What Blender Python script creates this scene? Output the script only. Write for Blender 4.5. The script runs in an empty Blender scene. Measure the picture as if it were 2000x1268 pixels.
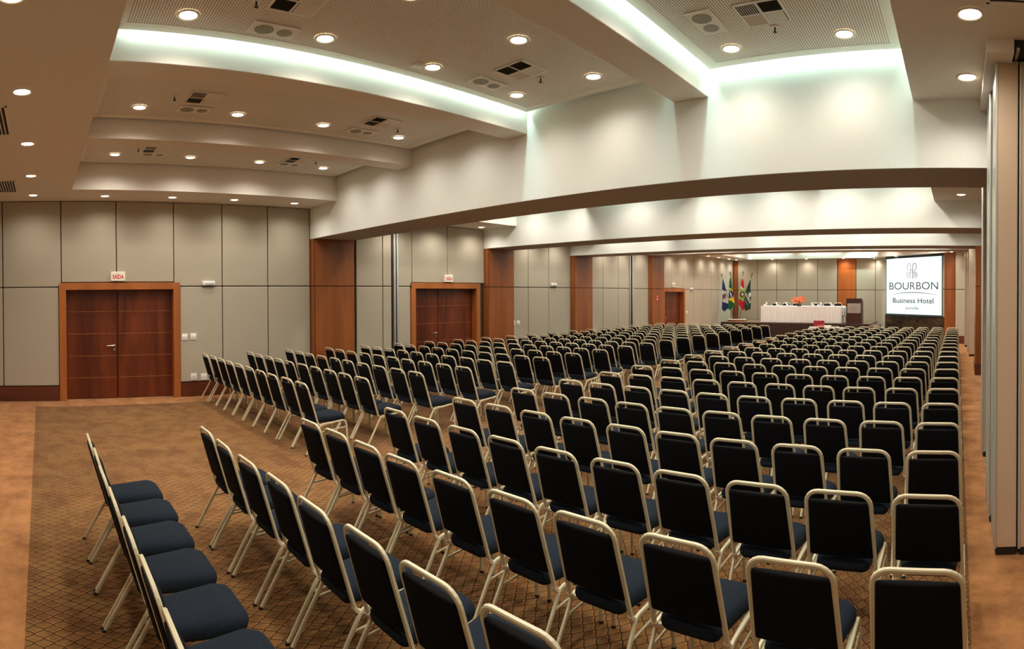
import bpy, bmesh, math, random
from mathutils import Vector, Matrix
random.seed(7)
PI = math.pi
SC = bpy.context.scene
COL = SC.collection

# ------------------------------------------------------------------ materials
def newmat(name):
    m = bpy.data.materials.new(name); m.use_nodes = True
    nt = m.node_tree; nt.nodes.clear()
    out = nt.nodes.new('ShaderNodeOutputMaterial')
    b = nt.nodes.new('ShaderNodeBsdfPrincipled')
    nt.links.new(b.outputs[0], out.inputs[0])
    return m, nt, b
def mat(name, col, rough=0.6, metal=0.0, noise=0.0, nscale=8.0, spec=0.5, bump=0.0, bscale=200.0, emit=None, estr=0.0, stretch=None, sheen=0.0):
    m, nt, b = newmat(name)
    b.inputs['Base Color'].default_value = (*col, 1)
    b.inputs['Roughness'].default_value = rough
    b.inputs['Metallic'].default_value = metal
    b.inputs['Specular IOR Level'].default_value = spec
    if sheen: b.inputs['Sheen Weight'].default_value = sheen
    if emit:
        b.inputs['Emission Color'].default_value = (*emit, 1); b.inputs['Emission Strength'].default_value = estr
    if noise or bump:
        tc = nt.nodes.new('ShaderNodeTexCoord'); mp = nt.nodes.new('ShaderNodeMapping')
        nt.links.new(tc.outputs['Object'], mp.inputs[0])
        if stretch: mp.inputs['Scale'].default_value = stretch
    if noise:
        n = nt.nodes.new('ShaderNodeTexNoise'); n.inputs['Scale'].default_value = nscale; n.inputs['Detail'].default_value = 5
        nt.links.new(mp.outputs[0], n.inputs['Vector'])
        r = nt.nodes.new('ShaderNodeValToRGB')
        r.color_ramp.elements[0].position = 0.3; r.color_ramp.elements[1].position = 0.7
        r.color_ramp.elements[0].color = (*[max(0, c*(1-noise)) for c in col], 1)
        r.color_ramp.elements[1].color = (*[min(1, c*(1+noise)) for c in col], 1)
        nt.links.new(n.outputs['Fac'], r.inputs[0]); nt.links.new(r.outputs[0], b.inputs['Base Color'])
    if bump:
        n2 = nt.nodes.new('ShaderNodeTexNoise'); n2.inputs['Scale'].default_value = bscale
        nt.links.new(mp.outputs[0], n2.inputs['Vector'])
        bp = nt.nodes.new('ShaderNodeBump'); bp.inputs['Strength'].default_value = bump; bp.inputs['Distance'].default_value = 0.005
        nt.links.new(n2.outputs['Fac'], bp.inputs['Height']); nt.links.new(bp.outputs[0], b.inputs['Normal'])
    return m
def math_node(nt, op, a, b=None, v=None):
    n = nt.nodes.new('ShaderNodeMath'); n.operation = op
    for i, s in enumerate((a, b)):
        if s is None: continue
        if isinstance(s, (int, float)): n.inputs[i].default_value = s
        else: nt.links.new(s, n.inputs[i])
    return n.outputs[0]
def mixcol(nt, f, a, b):
    n = nt.nodes.new('ShaderNodeMix'); n.data_type = 'RGBA'
    for s, i in ((f, 0), (a, 6), (b, 7)):
        if isinstance(s, (int, float)): n.inputs[i].default_value = s
        elif isinstance(s, tuple): n.inputs[i].default_value = (*s, 1)
        else: nt.links.new(s, n.inputs[i])
    return n.outputs[2]

def wood(name, c1, c2, rough=0.35, axis='z', fig=1.0):
    m, nt, b = newmat(name)
    tc = nt.nodes.new('ShaderNodeTexCoord'); mp = nt.nodes.new('ShaderNodeMapping')
    nt.links.new(tc.outputs['Object'], mp.inputs[0])
    mp.inputs['Scale'].default_value = {'z': (1, 1, .12), 'y': (1, .12, 1), 'x': (.12, 1, 1)}[axis]
    n = nt.nodes.new('ShaderNodeTexNoise'); n.inputs['Scale'].default_value = 3.2; n.inputs['Detail'].default_value = 4; n.inputs['Distortion'].default_value = .6
    nt.links.new(mp.outputs[0], n.inputs['Vector'])
    n2 = nt.nodes.new('ShaderNodeTexNoise'); n2.inputs['Scale'].default_value = 60; n2.inputs['Detail'].default_value = 6
    nt.links.new(mp.outputs[0], n2.inputs['Vector'])
    f = math_node(nt, 'ADD', math_node(nt, 'MULTIPLY', n.outputs['Fac'], .75), math_node(nt, 'MULTIPLY', n2.outputs['Fac'], .25))
    r = nt.nodes.new('ShaderNodeValToRGB'); nt.links.new(f, r.inputs[0])
    r.color_ramp.elements[0].position = .36; r.color_ramp.elements[0].color = (*c1, 1)
    r.color_ramp.elements[1].position = .64; r.color_ramp.elements[1].color = (*c2, 1)
    nt.links.new(r.outputs[0], b.inputs['Base Color'])
    b.inputs['Roughness'].default_value = rough
    return m

M = {}
M['panel'] = mat('linen_panel_fabric', (.44, .385, .295), .9, noise=.10, nscale=160, bump=.25, bscale=420, spec=.15)
M['groove'] = mat('dark_groove', (.035, .022, .014), .9)
M['plaster'] = mat('cream_wall_covering', (.79, .79, .735), .85, noise=.012, nscale=60, stretch=(1, 1, .15), spec=.2)
M['plaster_low'] = mat('cream_paint', (.80, .74, .66), .9, noise=.02, nscale=90, spec=.1)
M['under'] = mat('shaded_beam_underside', (.50, .43, .36), .9, noise=.03, nscale=90, spec=.1)  # cream beams browned below: underside shade and carpet bounce put into the colour
M['wood'] = wood('cherry_veneer', (.19, .052, .011), (.31, .092, .020), .38)
M['wood_bright'] = wood('orange_cherry_veneer', (.36, .085, .012), (.50, .13, .02), .4)
M['wood_door'] = wood('dark_cherry_door', (.07, .011, .004), (.185, .038, .010), .33)
M['wood_base'] = wood('dark_cherry_base', (.08, .018, .008), (.13, .03, .010), .4, axis='y')
M['wood_frame'] = wood('door_frame_veneer', (.30, .085, .018), (.42, .13, .028), .4)
M['wood_dark'] = wood('wenge_veneer', (.028, .010, .006), (.05, .018, .01), .35)
M['inlay'] = mat('light_inlay', (.30, .11, .03), .4)
M['white'] = mat('white_plastic', (.78, .76, .70), .45)
M['offwhite'] = mat('offwhite_paint', (.84, .80, .71), .6)
M['black'] = mat('matt_black', (.012, .011, .010), .6)
M['dark'] = mat('dark_cavity', (.03, .026, .022), .9)
M['lens'] = mat('lamp_lens', (1, .95, .85), .4, emit=(1, .86, .66), estr=7)
M['chrome'] = mat('brushed_chrome', (.75, .72, .68), .22, metal=1)
M['alu'] = mat('aluminium_profile', (.62, .63, .58), .38, metal=.6)
M['partition'] = mat('tan_partition_fabric', (.62, .455, .31), .92, noise=.16, nscale=260, bump=.3, bscale=500, spec=.1)
M['frame'] = mat('cream_painted_tube', (.64, .56, .37), .36, noise=.05, nscale=12, spec=.55)
M['sleeve'] = mat('pale_sleeve', (.80, .66, .54), .4)
M['rubber'] = mat('black_rubber', (.01, .01, .01), .7)
M['skirt'] = mat('brown_stage_skirt', (.035, .018, .010), .85)
M['deck'] = mat('stage_carpet', (.16, .10, .06), .95, noise=.2, nscale=60)
M['cloth'] = mat('white_tablecloth', (.82, .81, .80), .85)
M['steel'] = mat('brushed_steel_plate', (.55, .50, .48), .35, metal=.8, noise=.1, nscale=40, stretch=(.05, 1, 1))
M['glass'] = mat('clear_glass', (.9, .95, .95), .05)
M['glass'].node_tree.nodes['Principled BSDF'].inputs['Transmission Weight'].default_value = .85
M['red'] = mat('red_print', (.62, .04, .025), .5)
M['redbox'] = mat('dark_red_board', (.32, .008, .02), .5)
M['ink'] = mat('teal_black_ink', (.008, .03, .035), .6)
M['ink_soft'] = mat('pale_grey_ink', (.12, .17, .17), .6)
M['granite'] = mat('dark_marbled_cladding', (.045, .026, .013), .3, noise=.9, nscale=5)

def mk_speckle(name, base, dot, sheen):
    m, nt, b = newmat(name)
    tc = nt.nodes.new('ShaderNodeTexCoord')
    v = nt.nodes.new('ShaderNodeTexVoronoi'); v.inputs['Scale'].default_value = 78; v.inputs['Randomness'].default_value = .8
    nt.links.new(tc.outputs['Object'], v.inputs['Vector'])
    f = math_node(nt, 'LESS_THAN', v.outputs['Distance'], .115)
    n = nt.nodes.new('ShaderNodeTexNoise'); n.inputs['Scale'].default_value = 220
    nt.links.new(tc.outputs['Object'], n.inputs['Vector'])
    c = mixcol(nt, n.outputs['Fac'], tuple(x*.6 for x in base), tuple(x*1.4 for x in base))
    nt.links.new(mixcol(nt, math_node(nt, 'MULTIPLY', f, .55), c, dot), b.inputs['Base Color'])
    b.inputs['Roughness'].default_value = .95; b.inputs['Specular IOR Level'].default_value = .15
    b.inputs['Sheen Weight'].default_value = sheen
    bp = nt.nodes.new('ShaderNodeBump'); bp.inputs['Strength'].default_value = .25; bp.inputs['Distance'].default_value = .002
    nt.links.new(n.outputs['Fac'], bp.inputs['Height']); nt.links.new(bp.outputs[0], b.inputs['Normal'])
    return m
M['seat'] = mk_speckle('navy_dotted_upholstery', (.0105, .0150, .0225), (.13, .12, .10), .0)
M['backpad'] = mk_speckle('shaded_navy_upholstery', (.003, .003, .004), (.045, .032, .024), .0)  # chair fabric taken near black, the shade of unlit backs is in the colour

def mk_perf():
    m, nt, b = newmat('perforated_plasterboard')
    tc = nt.nodes.new('ShaderNodeTexCoord')
    s = nt.nodes.new('ShaderNodeSeparateXYZ'); nt.links.new(tc.outputs['Object'], s.inputs[0])
    P = .023
    fx = math_node(nt, 'SUBTRACT', math_node(nt, 'FRACT', math_node(nt, 'DIVIDE', s.outputs[0], P)), .5)
    fy = math_node(nt, 'SUBTRACT', math_node(nt, 'FRACT', math_node(nt, 'DIVIDE', s.outputs[1], P)), .5)
    d = math_node(nt, 'SQRT', math_node(nt, 'ADD', math_node(nt, 'MULTIPLY', fx, fx), math_node(nt, 'MULTIPLY', fy, fy)))
    f = math_node(nt, 'LESS_THAN', d, .27)
    nt.links.new(mixcol(nt, f, (.93, .90, .82), (.10, .07, .05)), b.inputs['Base Color'])
    b.inputs['Roughness'].default_value = .9; b.inputs['Specular IOR Level'].default_value = .1
    return m
M['perf'] = mk_perf()

def mk_carpet():
    m, nt, b = newmat('hotel_carpet')
    tc = nt.nodes.new('ShaderNodeTexCoord')
    s = nt.nodes.new('ShaderNodeSeparateXYZ'); nt.links.new(tc.outputs['Object'], s.inputs[0])
    X, Y = s.outputs[0], s.outputs[1]
    # big blotches of worn pile
    nb = nt.nodes.new('ShaderNodeTexNoise'); nb.inputs['Scale'].default_value = 3.4; nb.inputs['Detail'].default_value = 7; nb.inputs['Roughness'].default_value = .7
    nt.links.new(tc.outputs['Object'], nb.inputs['Vector'])
    rp = nt.nodes.new('ShaderNodeValToRGB'); nt.links.new(nb.outputs['Fac'], rp.inputs[0])
    rp.color_ramp.elements[0].position = .30; rp.color_ramp.elements[0].color = (.24, .095, .030, 1)
    rp.color_ramp.elements[1].position = .66; rp.color_ramp.elements[1].color = (.50, .225, .080, 1)
    plain = rp.outputs[0]
    # patterned field: ogee lattice
    nw = nt.nodes.new('ShaderNodeTexNoise'); nw.inputs['Scale'].default_value = 9
    nt.links.new(tc.outputs['Object'], nw.inputs['Vector'])
    wob = math_node(nt, 'MULTIPLY', math_node(nt, 'SUBTRACT', nw.outputs['Fac'], .5), .012)
    S = .092
    u = math_node(nt, 'DIVIDE', math_node(nt, 'ADD', math_node(nt, 'ADD', X, math_node(nt, 'MULTIPLY', Y, .80)), wob), S)
    v = math_node(nt, 'DIVIDE', math_node(nt, 'ADD', math_node(nt, 'SUBTRACT', X, math_node(nt, 'MULTIPLY', Y, .80)), wob), S)
    wu = math_node(nt, 'MULTIPLY', math_node(nt, 'SINE', math_node(nt, 'MULTIPLY', v, 2*PI)), .04)
    wv = math_node(nt, 'MULTIPLY', math_node(nt, 'SINE', math_node(nt, 'MULTIPLY', u, 2*PI)), .04)
    def dist(a, w, off=0):
        return math_node(nt, 'ABSOLUTE', math_node(nt, 'SUBTRACT', math_node(nt, 'FRACT', math_node(nt, 'ADD', math_node(nt, 'ADD', a, w), off)), .5))
    du, dv = dist(u, wu), dist(v, wv)
    lo = math_node(nt, 'MINIMUM', du, dv)
    dark = math_node(nt, 'LESS_THAN', lo, .062)
    du2, dv2 = dist(u, wu, .12), dist(v, wv, .12)
    lo2 = math_node(nt, 'MINIMUM', du2, dv2)
    gold = math_node(nt, 'LESS_THAN', lo2, .036)
    # rounded diamonds tinted alternately
    cu = math_node(nt, 'FLOOR', math_node(nt, 'MULTIPLY', math_node(nt, 'ADD', u, .5), .5)); 
    n3 = nt.nodes.new('ShaderNodeTexNoise'); n3.inputs['Scale'].default_value = 1.1; n3.inputs['Detail'].default_value = 3
    nt.links.new(tc.outputs['Object'], n3.inputs['Vector'])
    fld = mixcol(nt, n3.outputs['Fac'], (.11, .050, .013), (.37, .170, .060))
    wn = nt.nodes.new('ShaderNodeTexWhiteNoise'); cb = nt.nodes.new('ShaderNodeCombineXYZ')
    nt.links.new(math_node(nt, 'FLOOR', math_node(nt, 'ADD', math_node(nt, 'ADD', u, wu), 0)), cb.inputs[0]); nt.links.new(math_node(nt, 'FLOOR', math_node(nt, 'ADD', math_node(nt, 'ADD', v, wv), 0)), cb.inputs[1])
    nt.links.new(cb.outputs[0], wn.inputs['Vector'])
    fld = mixcol(nt, math_node(nt, 'MULTIPLY', wn.outputs['Value'], .55), fld, (.24, .145, .040))
    rr = nt.nodes.new('ShaderNodeValToRGB'); nt.links.new(nb.outputs['Fac'], rr.inputs[0])
    rr.color_ramp.elements[0].position = .40; rr.color_ramp.elements[1].position = .56
    rr.color_ramp.elements[0].color = (.62, .54, .47, 1); rr.color_ramp.elements[1].color = (1, 1, 1, 1)
    mx = nt.nodes.new('ShaderNodeMix'); mx.data_type = 'RGBA'; mx.blend_type = 'MULTIPLY'; mx.inputs[0].default_value = 1
    nt.links.new(fld, mx.inputs[6]); nt.links.new(rr.outputs[0], mx.inputs[7]); fld = mx.outputs[2]
    c = mixcol(nt, math_node(nt, 'MULTIPLY', gold, .6), fld, (.50, .17, .045))
    c = mixcol(nt, math_node(nt, 'MULTIPLY', dark, .82), c, (.03, .014, .005))
    inx = math_node(nt, 'MULTIPLY', math_node(nt, 'GREATER_THAN', X, -10.52), math_node(nt, 'LESS_THAN', X, .085))
    iny = math_node(nt, 'MULTIPLY', math_node(nt, 'GREATER_THAN', Y, -.11), math_node(nt, 'LESS_THAN', Y, 19.9))
    nt.links.new(mixcol(nt, math_node(nt, 'MULTIPLY', inx, iny), plain, c), b.inputs['Base Color'])
    b.inputs['Roughness'].default_value = .97; b.inputs['Specular IOR Level'].default_value = .1
    b.inputs['Sheen Weight'].default_value = .1
    n4 = nt.nodes.new('ShaderNodeTexNoise'); n4.inputs['Scale'].default_value = 260
    nt.links.new(tc.outputs['Object'], n4.inputs['Vector'])
    bp = nt.nodes.new('ShaderNodeBump'); bp.inputs['Strength'].default_value = .4; bp.inputs['Distance'].default_value = .006
    nt.links.new(n4.outputs['Fac'], bp.inputs['Height']); nt.links.new(bp.outputs[0], b.inputs['Normal'])
    return m
M['carpet'] = mk_carpet()

def mk_screen():
    m, nt, b = newmat('projected_screen')
    tc = nt.nodes.new('ShaderNodeTexCoord')
    g = nt.nodes.new('ShaderNodeTexGradient'); g.gradient_type = 'SPHERICAL'
    mp = nt.nodes.new('ShaderNodeMapping'); mp.inputs['Scale'].default_value = (.42, 1, .55)
    nt.links.new(tc.outputs['Object'], mp.inputs[0]); nt.links.new(mp.outputs[0], g.inputs[0])
    c = mixcol(nt, g.outputs['Fac'], (.50, .84, .86), (1.0, 1.0, 1.0))
    nt.links.new(c, b.inputs['Emission Color']); b.inputs['Emission Strength'].default_value = .78
    b.inputs['Base Color'].default_value = (.3, .3, .3, 1)
    return m
M['screen'] = mk_screen()

# ------------------------------------------------------------------ geometry helpers
class MB:
    def __init__(s): s.v = []; s.f = []; s.m = []; s.sm = []
    def add(s, vs, fs, mi=0, sm=False):
        k = len(s.v); s.v += [tuple(v) for v in vs]
        for f in fs: s.f.append([i+k for i in f]); s.m.append(mi); s.sm.append(sm)
        return s
    def box(s, x0, x1, y0, y1, z0, z1, mi=0):
        vs = [(x, y, z) for z in (z0, z1) for y in (y0, y1) for x in (x0, x1)]
        return s.add(vs, [(0, 2, 3, 1), (4, 5, 7, 6), (0, 1, 5, 4), (2, 6, 7, 3), (0, 4, 6, 2), (1, 3, 7, 5)], mi)
    def rbox(s, x0, x1, y0, y1, z0, z1, r=.01, seg=2, mi=0, fn=None, sm=True):
        bm = bmesh.new()
        bmesh.ops.create_cube(bm, size=1)
        for v in bm.verts:
            v.co = Vector(((x0+x1)/2+v.co.x*(x1-x0), (y0+y1)/2+v.co.y*(y1-y0), (z0+z1)/2+v.co.z*(z1-z0)))
        bmesh.ops.bevel(bm, geom=bm.edges[:], offset=r, segments=seg, profile=.5, affect='EDGES')
        bm.verts.index_update()
        vs = [v.co.copy() for v in bm.verts]
        if fn: vs = [fn(v) for v in vs]
        s.add(vs, [[v.index for v in f.verts] for f in bm.faces], mi, sm); bm.free(); return s
    def cyl(s, c, r, h, axis='z', n=16, mi=0, r2=None, sm=True):
        r2 = r if r2 is None else r2; vs = []
        for k, (rr, t) in enumerate(((r, 0), (r2, h))):
            for i in range(n):
                a = 2*PI*i/n; p = (rr*math.cos(a), rr*math.sin(a), t)
                if axis == 'x': p = (p[2], p[0], p[1])
                elif axis == 'y': p = (p[0], p[2], p[1])
                vs.append((c[0]+p[0], c[1]+p[1], c[2]+p[2]))
        s.add(vs, [(i, (i+1) % n, n+(i+1) % n, n+i) for i in range(n)], mi, sm)
        s.add(vs[:n], [list(range(n))[::-1]], mi); s.add(vs[n:], [list(range(n))], mi); return s
    def lathe(s, c, prof, n=20, mi=0, sm=True):
        vs = []
        for r, z in prof:
            for i in range(n): vs.append((c[0]+r*math.cos(2*PI*i/n), c[1]+r*math.sin(2*PI*i/n), c[2]+z))
        fs = [(k*n+i, k*n+(i+1) % n, (k+1)*n+(i+1) % n, (k+1)*n+i) for k in range(len(prof)-1) for i in range(n)]
        return s.add(vs, fs, mi, sm)
    def tube(s, path, ra, rb=None, n=8, mi=0, ref=(1, 0, 0), cap=True, sq=0.0):
        rb = ra if rb is None else rb
        P = [Vector(p) for p in path]; vs = []
        B = None
        for i, p in enumerate(P):
            t = (P[min(i+1, len(P)-1)]-P[max(i-1, 0)]).normalized()
            if B is None:
                B = Vector(ref); B = (B-t*B.dot(t)).normalized()
            else: B = (B-t*B.dot(t)).normalized()
            N = t.cross(B)
            for k in range(n):
                a = 2*PI*(k+.5)/n; ca, sa = math.cos(a), math.sin(a)
                if sq:
                    ca, sa = [(1, .55), (.62, 1), (-.62, 1), (-1, .55), (-1, -.55), (-.62, -1), (.62, -1), (1, -.55)][k % 8]
                vs.append(p+B*(ra*ca)+N*(rb*sa))
        fs = [(i*n+k, i*n+(k+1) % n, (i+1)*n+(k+1) % n, (i+1)*n+k) for i in range(len(P)-1) for k in range(n)]
        s.add(vs, fs, mi, sq == 0)
        if cap:
            s.add(vs[:n], [list(range(n))[::-1]], mi); s.add(vs[-n:], [list(range(n))], mi)
        return s
    def build(s, name, mats, parent=None, loc=(0, 0, 0), rz=0, auto=True):
        me = bpy.data.meshes.new(name); me.from_pydata(s.v, [], s.f)
        for x in (mats if isinstance(mats, (list, tuple)) else [mats]): me.materials.append(x)
        me.polygons.foreach_set('material_index', s.m); me.polygons.foreach_set('use_smooth', s.sm)
        me.update()
        bm = bmesh.new(); bm.from_mesh(me); bmesh.ops.recalc_face_normals(bm, faces=bm.faces[:]); bm.to_mesh(me); bm.free()
        o = bpy.data.objects.new(name, me); COL.objects.link(o)
        o.location = loc; o.rotation_euler = (0, 0, rz)
        if parent: o.parent = parent
        return o
def rpath(pts, rads, seg=5):
    P = [Vector(p) for p in pts]; out = [P[0]]
    for i in range(1, len(P)-1):
        r = rads[i-1] if isinstance(rads, (list, tuple)) else rads
        a = (P[i-1]-P[i]); b = (P[i+1]-P[i]); la, lb = a.length, b.length; a.normalize(); b.normalize()
        ang = a.angle(b); d = min(r/math.tan(ang/2), la*.49, lb*.49)
        p0, p2 = P[i]+a*d, P[i]+b*d
        c = P[i]+(a+b).normalized()*(d/math.cos(ang/2)); rr = (p0-c).length
        for k in range(seg+1):
            t = k/seg; q = (p0-c).normalized().slerp((p2-c).normalized(), t)
            out.append(c+q*rr)
    out.append(P[-1]); return out
def empty(name, loc=(0, 0, 0), rz=0, parent=None):
    o = bpy.data.objects.new(name, None); COL.objects.link(o); o.location = loc; o.rotation_euler = (0, 0, rz)
    o.empty_display_size = .1
    if parent: o.parent = parent
    return o
def tag(o, label, cat, group=None, kind=None):
    o['label'] = label; o['category'] = cat
    if group: o['group'] = group
    if kind: o['kind'] = kind
    return o
def cp(o, parent=None):
    c = o.copy(); COL.objects.link(c); c.parent = parent
    for ch in [x for x in KIDS.get(o.name, [])]:
        cp(ch, c)
    return c
KIDS = {}
def note_kids(root):
    allo = list(COL.objects)
    for o in allo:
        if o.parent: KIDS.setdefault(o.parent.name, [])
    for o in allo:
        if o.parent and o not in KIDS[o.parent.name]: KIDS[o.parent.name].append(o)
def text(body, w, h, mt, parent, loc, rot, name='lettering', off=.012, align='CENTER'):
    cu = bpy.data.curves.new(name, 'FONT'); cu.body = body; cu.align_x = align; cu.size = 1; cu.extrude = 0; cu.offset = off
    cu.materials.append(mt)
    o = bpy.data.objects.new(name, cu); COL.objects.link(o)
    bpy.context.view_layer.update()
    d = o.dimensions
    o.scale = (w/max(d.x, 1e-4), h/max(d.y, 1e-4), 1)
    sx, sy = w/max(d.x, 1e-4), h/max(d.y, 1e-4)
    me = bpy.data.meshes.new_from_object(o)
    me.transform(Matrix.Diagonal((sx, sy, 1, 1)))
    bpy.data.objects.remove(o)
    o = bpy.data.objects.new(name, me); COL.objects.link(o)
    o.rotation_euler = rot; o.location = loc
    if parent: o.parent = parent
    return o

# ------------------------------------------------------------------ room dimensions (metres)
LW = -11.1                    # face of the door wall
YB = -1.4                     # rear wall
YF = 27.44                    # wall behind the stage
RW = 1.7                      # side wall beyond the folded partitions
ZS1, ZS = 3.805, 3.66         # soffit heights
ZB = 3.16                     # underside of the cross beams
ZC = 4.26                     # perforated ceiling
ZT = 4.46
SEAM = 2.165
BEAMS = [(5.536, 6.53), (10.55, 11.53), (14.21, 15.17), (18.97, 19.93)]
ZBS = [3.16, 3.165, 3.15, 3.42]
CX = [(-9.93, -7.83), (-7.47, -5.39), (-5.015, -2.92), (-2.52, -.43)]

S = lambda o, label, cat: tag(o, label, cat, kind='structure')
# floor
S(MB().box(LW-.6, RW+.3, YB-.3, YF+.3, -.12, 0).build('floor', M['carpet']), 'orange-brown hotel carpet with a woven diamond pattern field', 'floor')
# rear wall / right wall
S(MB().box(LW-.3, RW+.2, YB-.2, YB, 0, ZT).build('wall_back', M['panel']), 'plain beige rear wall behind the last row', 'wall')
S(MB().box(RW, RW+.2, YB, YF, 0, ZT).build('wall_right', M['panel']), 'plain beige side wall beyond the folded partitions', 'wall')

# left wall: backing with door recesses + fabric panels
DOORS = [(.347, 2.696, 2.243, 1.481), (8.158, 10.387, 2.25, 9.10), (20.056, 21.973, 2.19, 20.98)]
bk = MB()
ys = [YB]
for d in DOORS: ys += [d[0]+.13, d[1]-.13]
ys.append(YF)
for i in range(0, len(ys), 2): bk.box(LW-.42, LW-.03, ys[i], ys[i+1], 0, ZT)
for d in DOORS: bk.box(LW-.42, LW-.03, d[0]+.13, d[1]-.13, d[2]-.12, ZT)
for d in DOORS: bk.box(LW-.45, LW-.42, d[0]-.2, d[1]+.2, 0, d[2]+.3)
wl = S(bk.build('wall_left', M['groove']), 'long wall of beige fabric panels with three wooden double doors', 'wall')
def panel(y0, y1, z0, z1):
    g = .008
    MB().rbox(LW-.035, LW, y0+g, y1-g, z0+g, z1-g, r=.012, seg=2, sm=False).build('fabric_panel', M['panel'], wl)
def panels(seams, z0, z1):
    for a, b in zip(seams[:-1], seams[1:]): panel(a, b, z0, z1)
BT = .285
up1 = [YB, -.72, .395, 1.455, 2.582, 3.573, 4.556, 5.525]
# bay 1: upper panels above the door stop at the frame
for a, b in zip(up1[:-1], up1[1:]):
    if a >= .39 and b <= 2.6: panel(a, b, DOORS[0][2]+.005, ZS1)
    else: panel(a, b, SEAM, ZS1)
panels([YB, -.72, .347], BT, SEAM); panels([2.696, 3.573, 4.556, 5.525], BT, SEAM)
panels([6.66, 7.37, 7.615], SEAM, ZS); panels([6.66, 7.37, 7.615], BT, SEAM)
panel(7.79, 8.203, SEAM, ZS); panels([8.203, 9.30, 10.55], DOORS[1][2]+.005, ZS); panel(7.79, 8.158, BT, SEAM)
for z0, z1 in ((BT, SEAM), (SEAM, ZS)):
    panels([11.53, 12.272, 13.173, 14.21], z0, z1)
    panels([15.17, 15.961, 16.896, 17.607], z0, z1)
    panel(17.85, 18.97, z0, z1)
panels([19.93, 20.83, 21.878], DOORS[2][2]+.005, ZS); panels([21.878, 22.864, 23.759, 24.713, 25.609, 26.562, 27.42], SEAM, ZS)
panels([21.98, 22.864, 23.759, 24.713, 25.609, 26.562, 27.42], BT, SEAM)
bb = MB()
for a, b in ((YB, .347), (2.696, 5.53), (6.55, 7.67), (7.79, 8.15), (11.53, 14.21), (15.17, 17.6), (17.86, 18.97), (21.98, YF)): bb.box(LW-.03, LW+.012, a, b, 0, BT-.005)
S(bb.build('baseboard_left', M['wood_base']), 'tall dark red wooden skirting along the door wall', 'baseboard')

# aluminium wall posts where the partitions dock
for k, (a, b) in enumerate(((7.665, 7.79), (17.62, 17.84))):
    t = S(MB().rbox(LW-.03, LW+.03, a, a+.045, 0, ZS, r=.004).rbox(LW-.03, LW+.03, b-.045, b, 0, ZS, r=.004).box(LW-.03, LW, a+.045, b-.045, 0, ZS, 1).build('trim_%d' % (k+1), [M['alu'], M['black']]),
          ['slim silver docking post left of the middle doors', 'slim silver docking post in the far bay wall'][k], 'trim')

# doors
def door(n, y0, y1, zt, ym, lab):
    root = S(empty('door_%d' % n, (LW, (y0+y1)/2, 0)), lab, 'door'); oy = (y0+y1)/2
    f = MB(); fw = .135
    a, b = y0-oy, y1-oy
    f.rbox(-.2, .03, a, a+fw, 0, zt, r=.004, seg=1, sm=False).rbox(-.2, .03, b-fw, b, 0, zt, r=.004, seg=1, sm=False)
    f.rbox(-.2, .031, a, b, zt-.135, zt, r=.004, seg=1, sm=False)
    f.build('door_frame', M['wood_frame'], root)
    for s, (p, q) in enumerate(((a+fw, ym-oy-.004), (ym-oy+.004, b-fw))):
        lf = MB().box(-.20, -.16, p+.004, q-.004, .008, zt-.139)
        L = lf.build('door_leaf', M['wood_door'], root)
        g = MB()
        for z in (.41, .83, 1.26, 1.69): g.box(-.162, -.1585, p+.03, q-.006, z-.005, z+.005)
        g.build('inlay_line', M['inlay'], L)
        if s == 0:
            h = MB(); hy = q-.06
            h.cyl((-.16, hy, 1.03), .026, .012, 'x', 14).tube([(-.15, hy, 1.03), (-.105, hy, 1.03), (-.10, hy-.02, 1.03), (-.10, hy-.15, 1.025)], .010, n=8, ref=(0, 0, 1))
            h.build('door_handle', M['chrome'], L)
            MB().cyl((-.16, hy, .955), .026, .010, 'x', 14).cyl((-.151, hy, .955), .010, .004, 'x', 10, mi=1).build('key_plate', [M['chrome'], M['black']], L)
    return root
door(1, *DOORS[0][:3], DOORS[0][3], 'large red-brown double door in an orange-brown wooden frame, nearest the rear wall')
door(2, *DOORS[1][:3], DOORS[1][3], 'middle wooden double door deeply recessed beside a wood column')
door(3, *DOORS[2][:3], DOORS[2][3]-.3, 'far wooden double door near the stage flags')

# wood clad columns on the door wall
CLAB = ['wide wood-clad column just past the nearest door bay', 'wood-clad column touching the middle double door', 'wood-clad column between the silver posts, with glossy spot', 'wood-clad column with a red sticker beside the far door']
for (a, b), lab, zb in zip(BEAMS, CLAB, ZBS):
    r = S(empty('column', (LW, (a+b)/2, 0)), lab, 'column'); h = (b-a)/2
    MB().box(-.03, .13, -h+.02, h-.02, 0, zb).build('column_core', M['groove'], r)
    m = MB()
    for z0, z1 in ((0, SEAM-.008), (SEAM+.008, zb)):
        m.box(-.03, .14, -h, -h+.018, z0, z1).box(.13, .155, -h+.03, h-.012, z0, z1).box(-.03, .14, h-.018, h, z0, z1)
    m.build('wood_panel', M['wood'], r)

# main cross beams
BL = ['deep white cross beam spanning the hall nearest the camera', 'second white cross beam', 'third white cross beam', 'fourth white cross beam before the stage bay']
BL = ['deep cream cross beam over the nearest wood column', 'cream cross beam over the column by the middle door', 'cream cross beam over the third wood column', 'cream cross beam just before the stage bay']
for (a, b), lab, zb in zip(BEAMS, BL, ZBS):
    S(MB().box(LW-.3, RW, a, b, zb+.004, ZT).box(LW-.3, RW, a+.004, b-.004, zb, zb+.004, 1).build('beam', [M['plaster'], M['under']]), lab, 'beam')

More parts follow.
